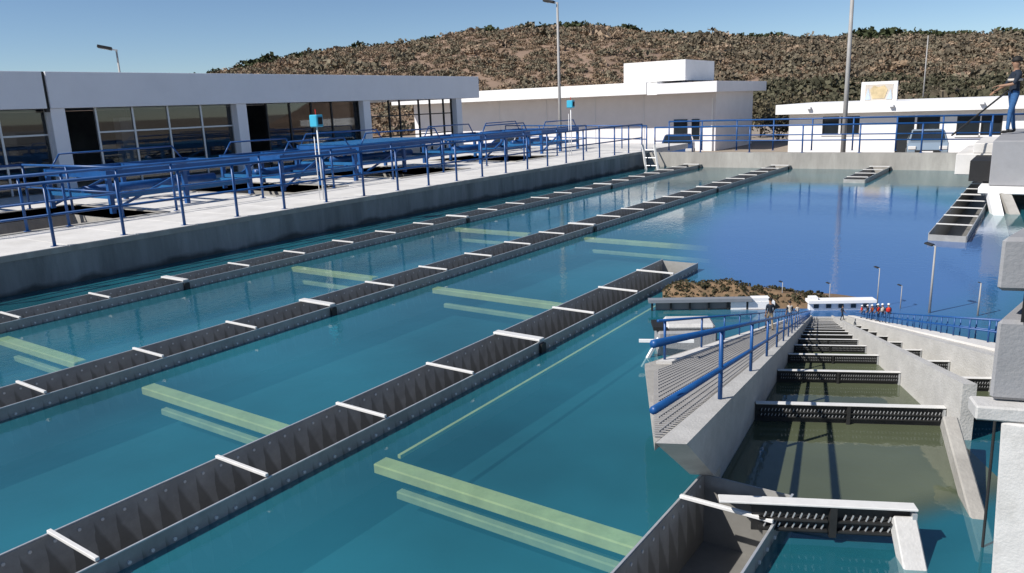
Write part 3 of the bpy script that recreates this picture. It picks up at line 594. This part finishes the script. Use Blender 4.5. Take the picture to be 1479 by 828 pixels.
# ------------------------------------------------------------------ people
def person(loc, rz, label, cols, s=1.0, pose='stand', group=None, hat=None, vest=None, band=None):
    """one continuous skinned body; cols = (trousers, top, sleeves, skin, shoes)"""
    V = []; E_ = []; Rd = []; mt = []
    def add(p, r, par, m): V.append(p); Rd.append(r); mt.append(m); E_.append((par, len(V)-1)) if par is not None else None; return len(V)-1
    TR, TOP, SL, SK, SH = range(5)
    pel = add((0,0,.95), .15, None, TR); w_ = add((0,0,1.10), .135, pel, TOP); ch = add((0,.0,1.30), .165, w_, TOP); sh = add((0,-.01,1.43), .12, ch, TOP)
    nk = add((0,.0,1.52), .055, sh, SK); hb = add((0,.015,1.59), .085, nk, SK); hm = add((0,.02,1.67), .098, hb, SK); ht = add((0,.005,1.75), .07, hm, SK)
    stride = {'stand': (.03,-.03), 'walk': (.24,-.22), 'lean': (.10,-.12)}[pose]
    for sx, st in ((-1, stride[0]), (1, stride[1])):
        hp = add((sx*.095,0,.88), .095, pel, TR); kn = add((sx*.105, st*.55+.02, .50), .062, hp, TR); an = add((sx*.11, st, .10), .045, kn, TR); he = add((sx*.11, st-.03, .045), .042, an, SH); to = add((sx*.125, st+.16, .035), .035, he, SH)
    arms = {'stand': ((-.24,.0,1.13),(-.22,.14,.92),(.24,.0,1.13),(.22,.14,.92)), 'walk': ((-.24,-.1,1.14),(-.24,-.02,.90),(.24,.08,1.14),(.23,.26,.96)), 'lean': ((-.27,.12,1.17),(-.10,.34,1.14),(.27,.10,1.15),(.12,.36,1.02))}[pose]
    for sx, el, wr in ((-1, arms[0], arms[1]), (1, arms[2], arms[3])):
        s0 = add((sx*.185,-.01,1.41), .07, sh, TOP); e = add(el, .046, s0, SL); wv = add(wr, .032, e, SK)
        d = (Vector(wr)-Vector(el)).normalized(); pm = add(tuple(Vector(wr)+d*.06), .036, wv, SK)
        side = d.cross(Vector((0,0,1))).normalized() if abs(d.z) < .95 else Vector((0,1,0))
        for k, (off, ln) in enumerate(((-.03,.075),(-.01,.09),(.011,.085),(.031,.065))):
            a = add(tuple(Vector(wr)+d*.10+side*off), .010, pm, SK); b = add(tuple(Vector(wr)+d*(.10+ln*.6)+side*off*1.1+Vector((0,0,-.01))), .009, a, SK); add(tuple(Vector(wr)+d*(.10+ln)+side*off+Vector((0,0,-.03))), .008, b, SK)
        th = add(tuple(Vector(wr)+d*.04+side*(-.045)+Vector((0,0,.01))), .012, pm, SK); add(tuple(Vector(wr)+d*.09+side*(-.06)), .010, th, SK)
    me = bpy.data.meshes.new('body'); me.from_pydata(V, E_, []); tmp = bpy.data.objects.new('tmp_body', me); COL.objects.link(tmp)
    md = tmp.modifiers.new('skin', 'SKIN'); md.use_smooth_shade = True
    for i, sv in enumerate(me.skin_vertices[0].data): sv.radius = (Rd[i], Rd[i]*(.72 if mt[i] in (TR, TOP) and i < 4 else 1)); sv.use_root = (i == 0)
    ss = tmp.modifiers.new('sub', 'SUBSURF'); ss.levels = 1; ss.render_levels = 1
    dg = bpy.context.evaluated_depsgraph_get(); ev = tmp.evaluated_get(dg); body = bpy.data.meshes.new_from_object(ev)
    bpy.data.objects.remove(tmp); body.name = 'body'; body.materials.clear()
    for c in cols: body.materials.append(c)
    va = np.array(V); seg = [(va[a], va[b], mt[b]) for a, b in E_]
    A0 = np.array([q[0] for q in seg]); B0 = np.array([q[1] for q in seg]); MI = np.array([q[2] for q in seg]); D0 = B0-A0; L2 = (D0**2).sum(1)
    for p in body.polygons:
        c = np.array(p.center); tt = np.clip(((c-A0)*D0).sum(1)/L2, 0, 1); dd = ((A0+D0*tt[:, None]-c)**2).sum(1); p.material_index = int(MI[dd.argmin()]); p.use_smooth = True
    t = empty('person', loc, label, 'person', group, rz); t.scale = (s, s, s)
    link('body', body, t)
    if hat is not None:
        MB().lathe((0,.008,1.70), [(.112,0),(.118,.03),(.105,.08),(.06,.125),(.01,.135)], 12).build('cap' if hat is not M['hair'] else 'hair', hat, t, True)
        if hat is not M['hair']: MB().hexa([(-.08,.10,1.71),(.08,.10,1.71),(.06,.2,1.70),(-.06,.2,1.70)], [(-.08,.10,1.725),(.08,.10,1.725),(.06,.2,1.712),(-.06,.2,1.712)]).build('brim', hat, t)
    if band is not None: MB().lathe((0,0,0), [(.19,1.24),(.195,1.30)], 14).build('pale_band', band, t, True).scale = (1, .82, 1)
    # face: nose, ears
    nb = MB().lathe((0,.112,1.645), [(.016,0),(.013,.025),(.006,.05)], 6).build('nose', M['skin'], t, True)
    if vest is not None:
        MB().lathe((0,0,0), [(.185,1.08),(.19,1.2),(.205,1.32),(.2,1.40),(.12,1.47)], 14).build('vest', vest, t, True).scale = (1, .80, 1)
    return t
person((-.84, 22.75, 1.52), R(112), 'worker in dark jacket and blue trousers on the inlet platform holding a pole', (M['jean'], M['navy'], M['navy'], M['skin'], M['dark']), 1.0, 'lean', hat=M['hair'], band=M['cream'])
tag(MB().tube((-.95, 22.6, 2.55), (-1.95, 21.3, 1.55), .022).build('cleaning_pole', M['dark']), 'dark cleaning pole held by the worker on the platform', 'pole')

# ------------------------------------------------------------------ inlet platform at the right
t = empty('inlet_platform', (-.5, 21, 0), 'raised grey concrete inlet platform with pale stair block at the right edge', 'platform')
MB().box(-1.02, 6, 19.9, 25.5, .52, 1.50).build('tank_block', M['pierconc'], t, bev=.02)
MB().box(-1.2, 6, 19.7, 25.8, .36, .515).build('ledge', M['white'], t, bev=.02)
MB().box(-1.45, -1.02-.003, 20.4, 22.2, .56, 1.02).build('dark_opening', M['black'], t)
MB().box(-1.9, -1.022, 22.25, 25.4, .52, 1.05).build('step', M['slab'], t, bev=.02)
MB().box(-1.55, -1.022, 22.3, 25.3, 1.053, 1.30).build('step', M['slab'], t, bev=.02)
MB().box(.3, 6, 20.5, 25, 1.503, 2.2).build('upper_block', M['pierconc'], t, bev=.03)
for x, dx, mm in ((-.95, .55, 'white'), (-.75, .75, 'conc')):
    MB().bar((x, 19.9, .40), (x+dx, 17.6 if mm == 'white' else 18.2, -.9), .20, .2).build('brace', M[mm], t)
MB().bar((1.0,21,.36),(1.0,21,-.9),.4,.4).build('column', M['conc'], t); MB().bar((-.6,24.8,.36),(-.6,24.8,-.9),.4,.4).build('column', M['conc'], t)
settle(t)

# near pier with frame at the right edge
t = empty('gate_pier', (.4, 4.4, 0), 'grey concrete gate pier on pale frame legs close by at the right edge', 'pier')
def pier_prism(dx, z0, z1, name, m, bev=.02):
    q = [(-.13+dx,4.52),(1.2,4.95),(1.0,5.7),(.02+dx,5.4)]
    return MB().hexa([(a,b,z0) for a,b in q], [(a,b,z1) for a,b in q]).build(name, M[m], t, bev=bev)
pier_prism(0, 1.05, 1.49, 'pier_block', 'pierconc'); pier_prism(.10, 1.491, 1.64, 'slot', 'black', 0); pier_prism(-.02, 1.641, 1.92, 'cap_block', 'pierconc')
MB().bar((-.20,4.50,1.00),(1.2,4.94,1.00),.16,.08).build('ledge', M['legconc'], t, bev=.01)
MB().bar((.02,4.55,.955),(.10,4.45,-.9),.16,.16).build('leg', M['legconc'], t, bev=.01)
MB().bar((-.40,6.02,.30),(-.06,5.02,-.15),.10,.12).build('diagonal_leg', M['conc'], t, bev=.01)
MB().tube((-.10,4.9,1.05),(-.08,4.86,-.4),.008).build('cable', M['dark'], t)
MB().tube((-.02,4.75,1.0),(-.02,4.72,-.4),.008).build('cable', M['galv'], t)
settle(t)

# ------------------------------------------------------------------ tapering channel beside the pier: every section shrinks toward APEX
AX = NEAR-APEX
def W(s, a, b): return APEX+AX*s+E1*(s*a*PX)+Vector((0,0,s*b*PX))
def SK(k): return k*9.7/(4.7+k*5.0)
def wall(name, sec, s0, s1, m, label=None, cat=None, parent=None, s0b=None):
    """prism of constant section (a, b) scaled from s0 to s1"""
    near = [W(s0 if b > 100 or s0b is None else s0b, a, b) for a, b in sec]
    o = MB().hexa(near, [W(s1, a, b) for a, b in sec]).build(name, m, parent)
    if label: tag(o, label, cat, 'concrete walls of the tapering channel')
    return o
FAR = .10
wall('channel_wall', [(-192,36),(-192,162),(-237,162),(-237,36)], 1.02, FAR, M['chconc'], 'concrete channel wall in shade below the blue railing and grating', 'wall', s0b=.90)
wall('wall_footing', [(-194,-60),(-194,35.6),(-235,35.6),(-235,-60)], .865, FAR, M['chconc'], 'concrete footing under the shaded channel wall', 'wall')
wall('channel_wall', [(361,-60),(361,162),(396,162),(396,-60)], .715, FAR, M['chconc'], 'sunlit concrete wall between the two baffled channels', 'wall')
wall('channel_wall', [(705,-60),(705,162),(735,162),(735,-60)], .62, FAR, M['chconc'], 'outer concrete channel wall below the right-hand blue railing', 'wall')
# walkway with diagonal near end
wk = MB(); top = [W(1.018,-239,161), W(SK(.44),-600,161), W(FAR,-600,161), W(FAR,-239,161)]; wk.hexa([p-Vector((0,0,.05)) for p in top], top)
wo = tag(wk.build('walkway', M['conc']), kind='structure')
gs = MB()
for i in range(150):
    s = 1.04-.92*(i/150)**.85
    if s < .12: break
    k = s*4.7/(9.7-s*5.0); amax = min(498, 250/max(k, .01))
    if amax < 250: continue
    gs.bar(W(s,-241,164), W(s,-amax,164), .010*s+.003, .006)
for a in range(-250, -500, -16):
    kk = min(1.0, 250/abs(a)); gs.bar(W(SK(kk)*.985, a, 165.5), W(.12, a, 165.5), .006, .006)
tag(gs.build('grating', M['polegrey'], wo), kind='stuff')
wall('kerb', [(-505,160),(-505,172),(-560,172),(-560,160)], SK(.44), FAR, M['slab'], None, None, wo)
for s, a in ((.62,-400),(.45,-400),(.3,-400)):
    p = W(s,a,150); MB().bar((p.x,p.y,p.z-.01),(p.x,p.y,-.9),.12*s+.02,.12*s+.02).build('support_post', M['conc'], wo)
wk = MB(); top = [W(.60,737,150), W(.60,960,150), W(FAR,960,150), W(FAR,737,150)]; wk.hexa([p-Vector((0,0,.04)) for p in top], top)
wr = tag(wk.build('walkway', M['chconc']), kind='structure')
wall('kerb', [(835,151),(835,166),(985,166),(985,151)], .60, FAR, M['slab'], None, None, wr)
# end slab closing both channels
tag(MB().hexa([W(.112,-192,-40),W(.112,735,-40),W(.112,735,110),W(.112,-192,110)], [W(.095,-192,-40),W(.095,735,-40),W(.095,735,110),W(.095,-192,110)]).build('end_wall', M['chconc']), 'low pale cross wall closing the far end of the baffled channels', 'wall')
# murky water in both channels
mw = MB(); mw.poly([W(.885,-192,0)+Vector((0,0,.006)), W(.985,-38,0)+Vector((0,0,.006)), W(1.02,150,0)+Vector((0,0,.006)), W(.98,361,0)+Vector((0,0,.006)), W(FAR,361,0)+Vector((0,0,.006)), W(FAR,-192,0)+Vector((0,0,.006))])
mw.poly([W(.6,396,0)+Vector((0,0,.006)), W(.6,705,0)+Vector((0,0,.006)), W(FAR,705,0)+Vector((0,0,.006)), W(FAR,396,0)+Vector((0,0,.006))])
tag(mw.build('channel_water', M['murk'], flat=True), kind='structure')
# railings with tapering height
def taper_rail(name, a, ks, b0, b1, bm, label, kn, kf=.055, r=5.2, m='blue'):
    t = empty(name, W(SK(ks[0]), a, b0), label, 'railing', 'blue railings along the tapering channel')
    o = t.location
    pm = MB().tube((0,0,0), (0,0,(b1-b0)*PX), r*PX, n=8).mesh('post', M[m], True)
    for k in ks:
        s = SK(k); p = link('post', pm, t, W(s, a, b0)-o); p.scale = (s, s, s)
    for b in (b1, bm): MB().tube(W(SK(kn), a, b)-o, W(SK(kf), a, b)-o, r*PX*SK(kn)*1.1, r*PX*SK(kf)*1.1).build('rail', M[m], t, True)
taper_rail('railing', -214, [1/(1.43+.64*i) for i in range(24) if 1.43+.64*i < 17], 162, 322, 232, 'blue railing on the channel wall beside the walkers, posts shrinking into the distance', 1.17)
taper_rail('railing', -548, [1/(2.35+.75*i) for i in range(18) if 2.35+.75*i < 17], 170, 322, 240, 'blue railing on the outer side of the grating walkway, behind the walkers', .445)
taper_rail('railing', 955, [1/(3.55+.5*i) for i in range(24) if 3.55+.5*i < 15], 166, 306, 236, 'blue railing on the far right walkway before the people in red vests', .285, r=5.5)
taper_rail('railing', 1030, [1/(3.7+.5*i) for i in range(24) if 3.7+.5*i < 15], 140, 306, 236, 'second blue railing behind the far right walkway', .275, r=4.5)
# baffles
ORD = ['nearest','second nearest','third nearest','fourth nearest','fifth nearest','sixth nearest','seventh nearest','eighth nearest','ninth nearest','tenth nearest','eleventh nearest','twelfth nearest','thirteenth nearest','fourteenth nearest','fifteenth nearest','sixteenth nearest','farthest']
rot = math.atan2(E1.y, E1.x)
def baffle_parts(a0, a1, near=False):
    x0, x1 = a0*PX, a1*PX; d = {}; zt = 66*PX
    d['flange'] = MB().box(x0, x1, -.05, .035, zt-.014, zt+.0).mesh('flange', M['bright'], bev=.003)
    px = x0+.20 if near else x0
    d['plate'] = MB().box(px, x1, .0, .02, .05 if near else -.25, zt-.015).mesh('plate', M['dark'])
    x0 = px; mid = (x0+x1)/2; n_ = MB(); g_ = MB()
    for h in (.150, .085):
        n_.box(x0+.04, mid-.03, -.04, -.001, h-.006, h+.004); n_.box(mid+.03, x1-.04, -.04, -.001, h-.006, h+.004)
    k = x0+.07
    while k < x1-.06:
        if abs(k-mid) > .04: g_.bar((k, -.02, .155), (k+.012, -.02, .19), .007, .007); g_.bar((k, -.02, .09), (k+.012, -.02, .122), .007, .007)
        k += .042
    d['notch_rail'] = n_.mesh('notch_rail', M['dark']); d['notch_teeth'] = g_.mesh('notch_teeth', M['galv'])
    d['post'] = MB().box(mid-.02, mid+.02, -.045, -.002, .05 if near else -.2, zt-.015).mesh('post', M['dark'])
    d['end_bracket'] = MB().box(x1-.03, x1-.004, -.05, -.002, .05 if near else -.1, zt-.031).mesh('end_bracket', M['galv'])
    return d
def place_baffles(a0, a1, Ds, label, grp, first=0, last=True):
    parts = baffle_parts(a0, a1, not last); n = len(Ds)
    for i, D in enumerate(Ds):
        s = SK(1/D); q = ORD[i+first] if i < n-1 or not last else 'farthest'
        t = empty('weir_baffle', W(s, 0, 0), label % q, 'baffle', grp, rot); t.scale = (s, s, s)
        for nm, me in parts.items():
            if nm in ('notch_teeth', 'end_bracket') and D > 7: continue
            o = link(nm, me, t)
            if nm == 'notch_teeth': tag(o, kind='stuff')
place_baffles(-191, 360, [2.02, 3.1, 4.2, 5.25, 6.3, 7.35, 8.4, 9.45, 10.5, 11.6, 12.7, 13.8, 15.0, 16.2], '%s dark toothed baffle across the left channel with murky water', 'baffles across the left channel', 1)
place_baffles(-150, 135, [1.0], '%s dark toothed baffle across the left channel with murky water', 'baffles across the left channel', 0, False)
place_baffles(397, 704, [2.15, 2.9, 3.8, 4.8, 5.9, 7.1, 8.4, 9.8, 11.4], '%s dark baffle in the narrow right-hand channel', 'baffles across the right channel')
# leg carrying the open end of the nearest baffle
p = W(1.0, 118, 44); tag(MB().bar(p, (-.15,3.95,-.55), .13, .10).build('support_leg', M['legconc'], bev=.008), 'pale diagonal leg below the end of the nearest baffle', 'leg')
# things round the far end of the channel
def small_lamp(x, y, h, r, label, hs):
    lamp_post(x, y, 0, h, r, label, (-.8,.3), hs, 'slim lamp posts standing in the blue water')
for (x, y, h, r, lb, hs) in ((-1.0,10.24,.83,.016,'tallest slim lamp post behind the right-hand railing',.17), (-1.59,10.25,.50,.008,'slim lamp post just behind the people in red vests',.1), (-1.33,10.3,.29,.007,'small lamp post between the two taller slim posts',.08),
      (-2.12,10.05,.29,.007,'slim lamp post rising over the small white hall',.08), (-2.7,10.0,.26,.007,'slim lamp post behind the walker in a cream jacket',.08), (-3.2,9.75,.23,.007,'slim lamp post behind the walker in a black jacket',.08), (-.5,10.35,.40,.012,'short white post next to the gate pier',.05)):
    small_lamp(x, y, h, r, lb, hs)
# low scrub-covered mound behind the channel end
P0, P1 = Vector((-4.15, 9.45, 0)), Vector((-1.75, 10.55, 0)); DR = (P1-P0).normalized(); NR = Vector((-DR.y, DR.x, 0)); LN = (P1-P0).length
HX = [0,.15,.5,1.0,1.4,2.0,LN]; HZ = [.10,.22,.27,.24,.16,.08,.02]
def mound_h(u, v_): return np.interp(u, HX, HZ)*np.exp(-(v_/.33)**2)*(1+.10*np.sin(u*9+v_*5)+.06*np.sin(u*23+v_*17))
mv = []; mf = []; nu, nv = 90, 18
for i in range(nu):
    for j in range(nv):
        u = LN*i/(nu-1); v_ = -.7+1.4*j/(nv-1); p = P0+DR*u+NR*v_; mv.append((p.x, p.y, float(mound_h(u, v_))-.02))
for i in range(nu-1):
    for j in range(nv-1): mf.append((i*nv+j, (i+1)*nv+j, (i+1)*nv+j+1, i*nv+j+1))
me = bpy.data.meshes.new('mound'); me.from_pydata(mv, [], mf); me.materials.append(mat('mound_soil', (.20,.13,.075), .95, var=.3, scale=9, dirt=(.10,.08,.045), dirt_scale=12, dirt_amt=.8))
for p in me.polygons: p.use_smooth = True
mo = tag(link('mound', me), kind='structure')
q = np.random.default_rng(11); nb, nl = 480, 12
uu = q.uniform(0, LN*.8, nb); vv = q.uniform(-.34, .3, nb); base = np.array([tuple(P0+DR*float(a)+NR*float(b)) for a, b in zip(uu, vv)]); base[:, 2] = mound_h(uu, vv)-.015
sz = .02*q.lognormal(0, .35, nb); d = q.normal(size=(nb, nl, 3)); d /= np.linalg.norm(d, axis=2, keepdims=True); d[..., 2] = np.abs(d[..., 2]); Pq = base[:, None, :]+d*sz[:, None, None]
u_ = q.normal(size=Pq.shape); u_ /= np.linalg.norm(u_, axis=2, keepdims=True); w_ = np.cross(u_, q.normal(size=Pq.shape)); w_ /= np.linalg.norm(w_, axis=2, keepdims=True); L_ = .5*sz[:, None, None]
VV = np.stack([Pq-u_*L_, Pq+w_*L_, Pq+u_*L_, Pq-w_*L_], 2).reshape(-1, 3); me = bpy.data.meshes.new('mound_scrub'); me.from_pydata(VV.tolist(), [], [(4*i, 4*i+1, 4*i+2, 4*i+3) for i in range(len(VV)//4)]); me.materials.append(leafmat('mound_leaves', (.06,.055,.03)))
tag(link('mound_scrub', me), 'tiny dark scrub dotting the low brown mound', 'scrub', kind='stuff')
# canopy, halls and housing by the mound
def obox(c, ax, lx, ly, z0, z1, name, m, parent, bev=0):
    ax = Vector((ax[0], ax[1], 0)).normalized(); pr = Vector((-ax.y, ax.x, 0)); c = Vector((c[0], c[1], 0))
    k = [c-ax*lx/2-pr*ly/2, c+ax*lx/2-pr*ly/2, c+ax*lx/2+pr*ly/2, c-ax*lx/2+pr*ly/2]
    return MB().hexa([p+Vector((0,0,z0)) for p in k], [p+Vector((0,0,z1)) for p in k]).build(name, m, parent, bev=bev)
d_ = (.87, .5)
t = empty('small_canopy', (-3.55, 9.1, 0), 'long pale flat canopy on dark posts below the low brown mound', 'canopy')
obox((-3.5,9.13), d_, 1.3, .12, .115, .155, 'roof', M['canopy'], t)
for i in range(6):
    o = Vector((-3.5,9.13,0))+Vector((.87,.5,0))*(-.6+.24*i); obox((o.x,o.y), d_, .025, .025, -.1, .114, 'post', M['dark'], t)
obox((-3.48,9.19), d_, 1.2, .03, -.1, .11, 'back_wall', M['darkint'], t); settle(t)
t = empty('small_white_block', (-2.9, 9.5, 0), 'small stepped white block between the canopy and the walkers', 'building')
obox((-2.95,9.52), d_, .55, .15, -.1, .10, 'wall', M['white'], t); obox((-2.86,9.57), d_, .22, .13, .101, .145, 'upper_block', M['white'], t); settle(t)
t = empty('small_white_hall', (-1.97, 9.92, 0), 'small white hall with overhanging flat roof at the far channel end', 'building')
obox((-1.97,9.95), d_, .76, .1, -.1, .098, 'wall', M['fascia'], t); obox((-1.96,9.93), d_, .82, .16, .10, .135, 'roof', M['white'], t); obox((-2.26,9.78), d_, .1, .1, .136, .17, 'roof_box', M['white'], t)
for i in range(5):
    o = Vector((-1.945,9.895,0))+Vector((.87,.5,0))*(-.3+.15*i); obox((o.x,o.y), d_, .06, .01, .03, .08, 'window', M['glassdark'], t)
settle(t)
t = empty('equipment_housing', (-3.05, 7.55, 0), 'white equipment housing with dark top opening left of the grating walkway', 'housing')
obox((-3.05,7.55), d_, .62, .42, -.1, .26, 'housing_body', M['pierconc'], t, .02); obox((-3.02,7.57), d_, .52, .36, .262, .33, 'cover', M['legconc'], t, .03)
obox((-3.28,7.40), d_, .16, .3, .262, .30, 'opening', M['black'], t); 
MB().bar((-3.32,7.05,-.1),(-3.2,7.2,.2),.03,.03).build('strut', M['white'], t); MB().bar((-3.36,7.05,.19),(-2.85,7.3,.19),.03,.03).build('strut', M['white'], t); settle(t)
# people on the channel walkways
def stroller(k, a, hpx, label, cols, **kw):
    s = SK(k); sc = hpx*PX*s/1.78; p = W(s, a, 166); return person((p.x, p.y, p.z), kw.pop('rz', R(32)), label, cols, sc, **kw)
stroller(.168, -440, 296, 'walker in a black jacket and tan trousers on the grating walkway', (M['tan'], M['navy'], M['navy'], M['skin'], M['dark']), pose='walk', hat=M['hair'], group='people on the channel walkways')
stroller(.127, -352, 292, 'walker in a cream and black jacket and blue jeans on the grating walkway', (M['jean'], M['cream'], M['navy'], M['skin'], M['dark']), pose='walk', hat=M['hair'], group='people on the channel walkways')
stroller(.075, -430, 280, 'person in cream shirt beyond the two walkers', (M['jean'], M['cream'], M['cream'], M['skin'], M['dark']), hat=M['hair'], group='people on the channel walkways')
stroller(.088, 378, 262, 'dark figure striding along the wall between the channels', (M['navy'], M['navy'], M['navy'], M['skin'], M['dark']), pose='walk', hat=M['hair'], rz=R(-60), group='people on the channel walkways')
VE = [('red','leftmost person in a red vest of the group at the right railing','white'), ('navy','person in a dark vest among the red vests at the right railing','white'), ('orange','person in a bright orange vest among the red vests','white'), ('red','person in a red vest beside the orange vest','white'), ('cream','person in a cream vest right of the red vests','white'), ('red','rightmost person in a red vest of the group at the right railing','white')]
for i, (c, lb, h) in enumerate(VE):
    stroller(.070+.008*i, 880+12*(i % 2), 285-4*(i % 3), lb, (M['jean'], M['navy'], M['navy'], M['skin'], M['dark']), hat=M[h], vest=M[c], rz=R(120-20*i), group='people in vests at the right railing')
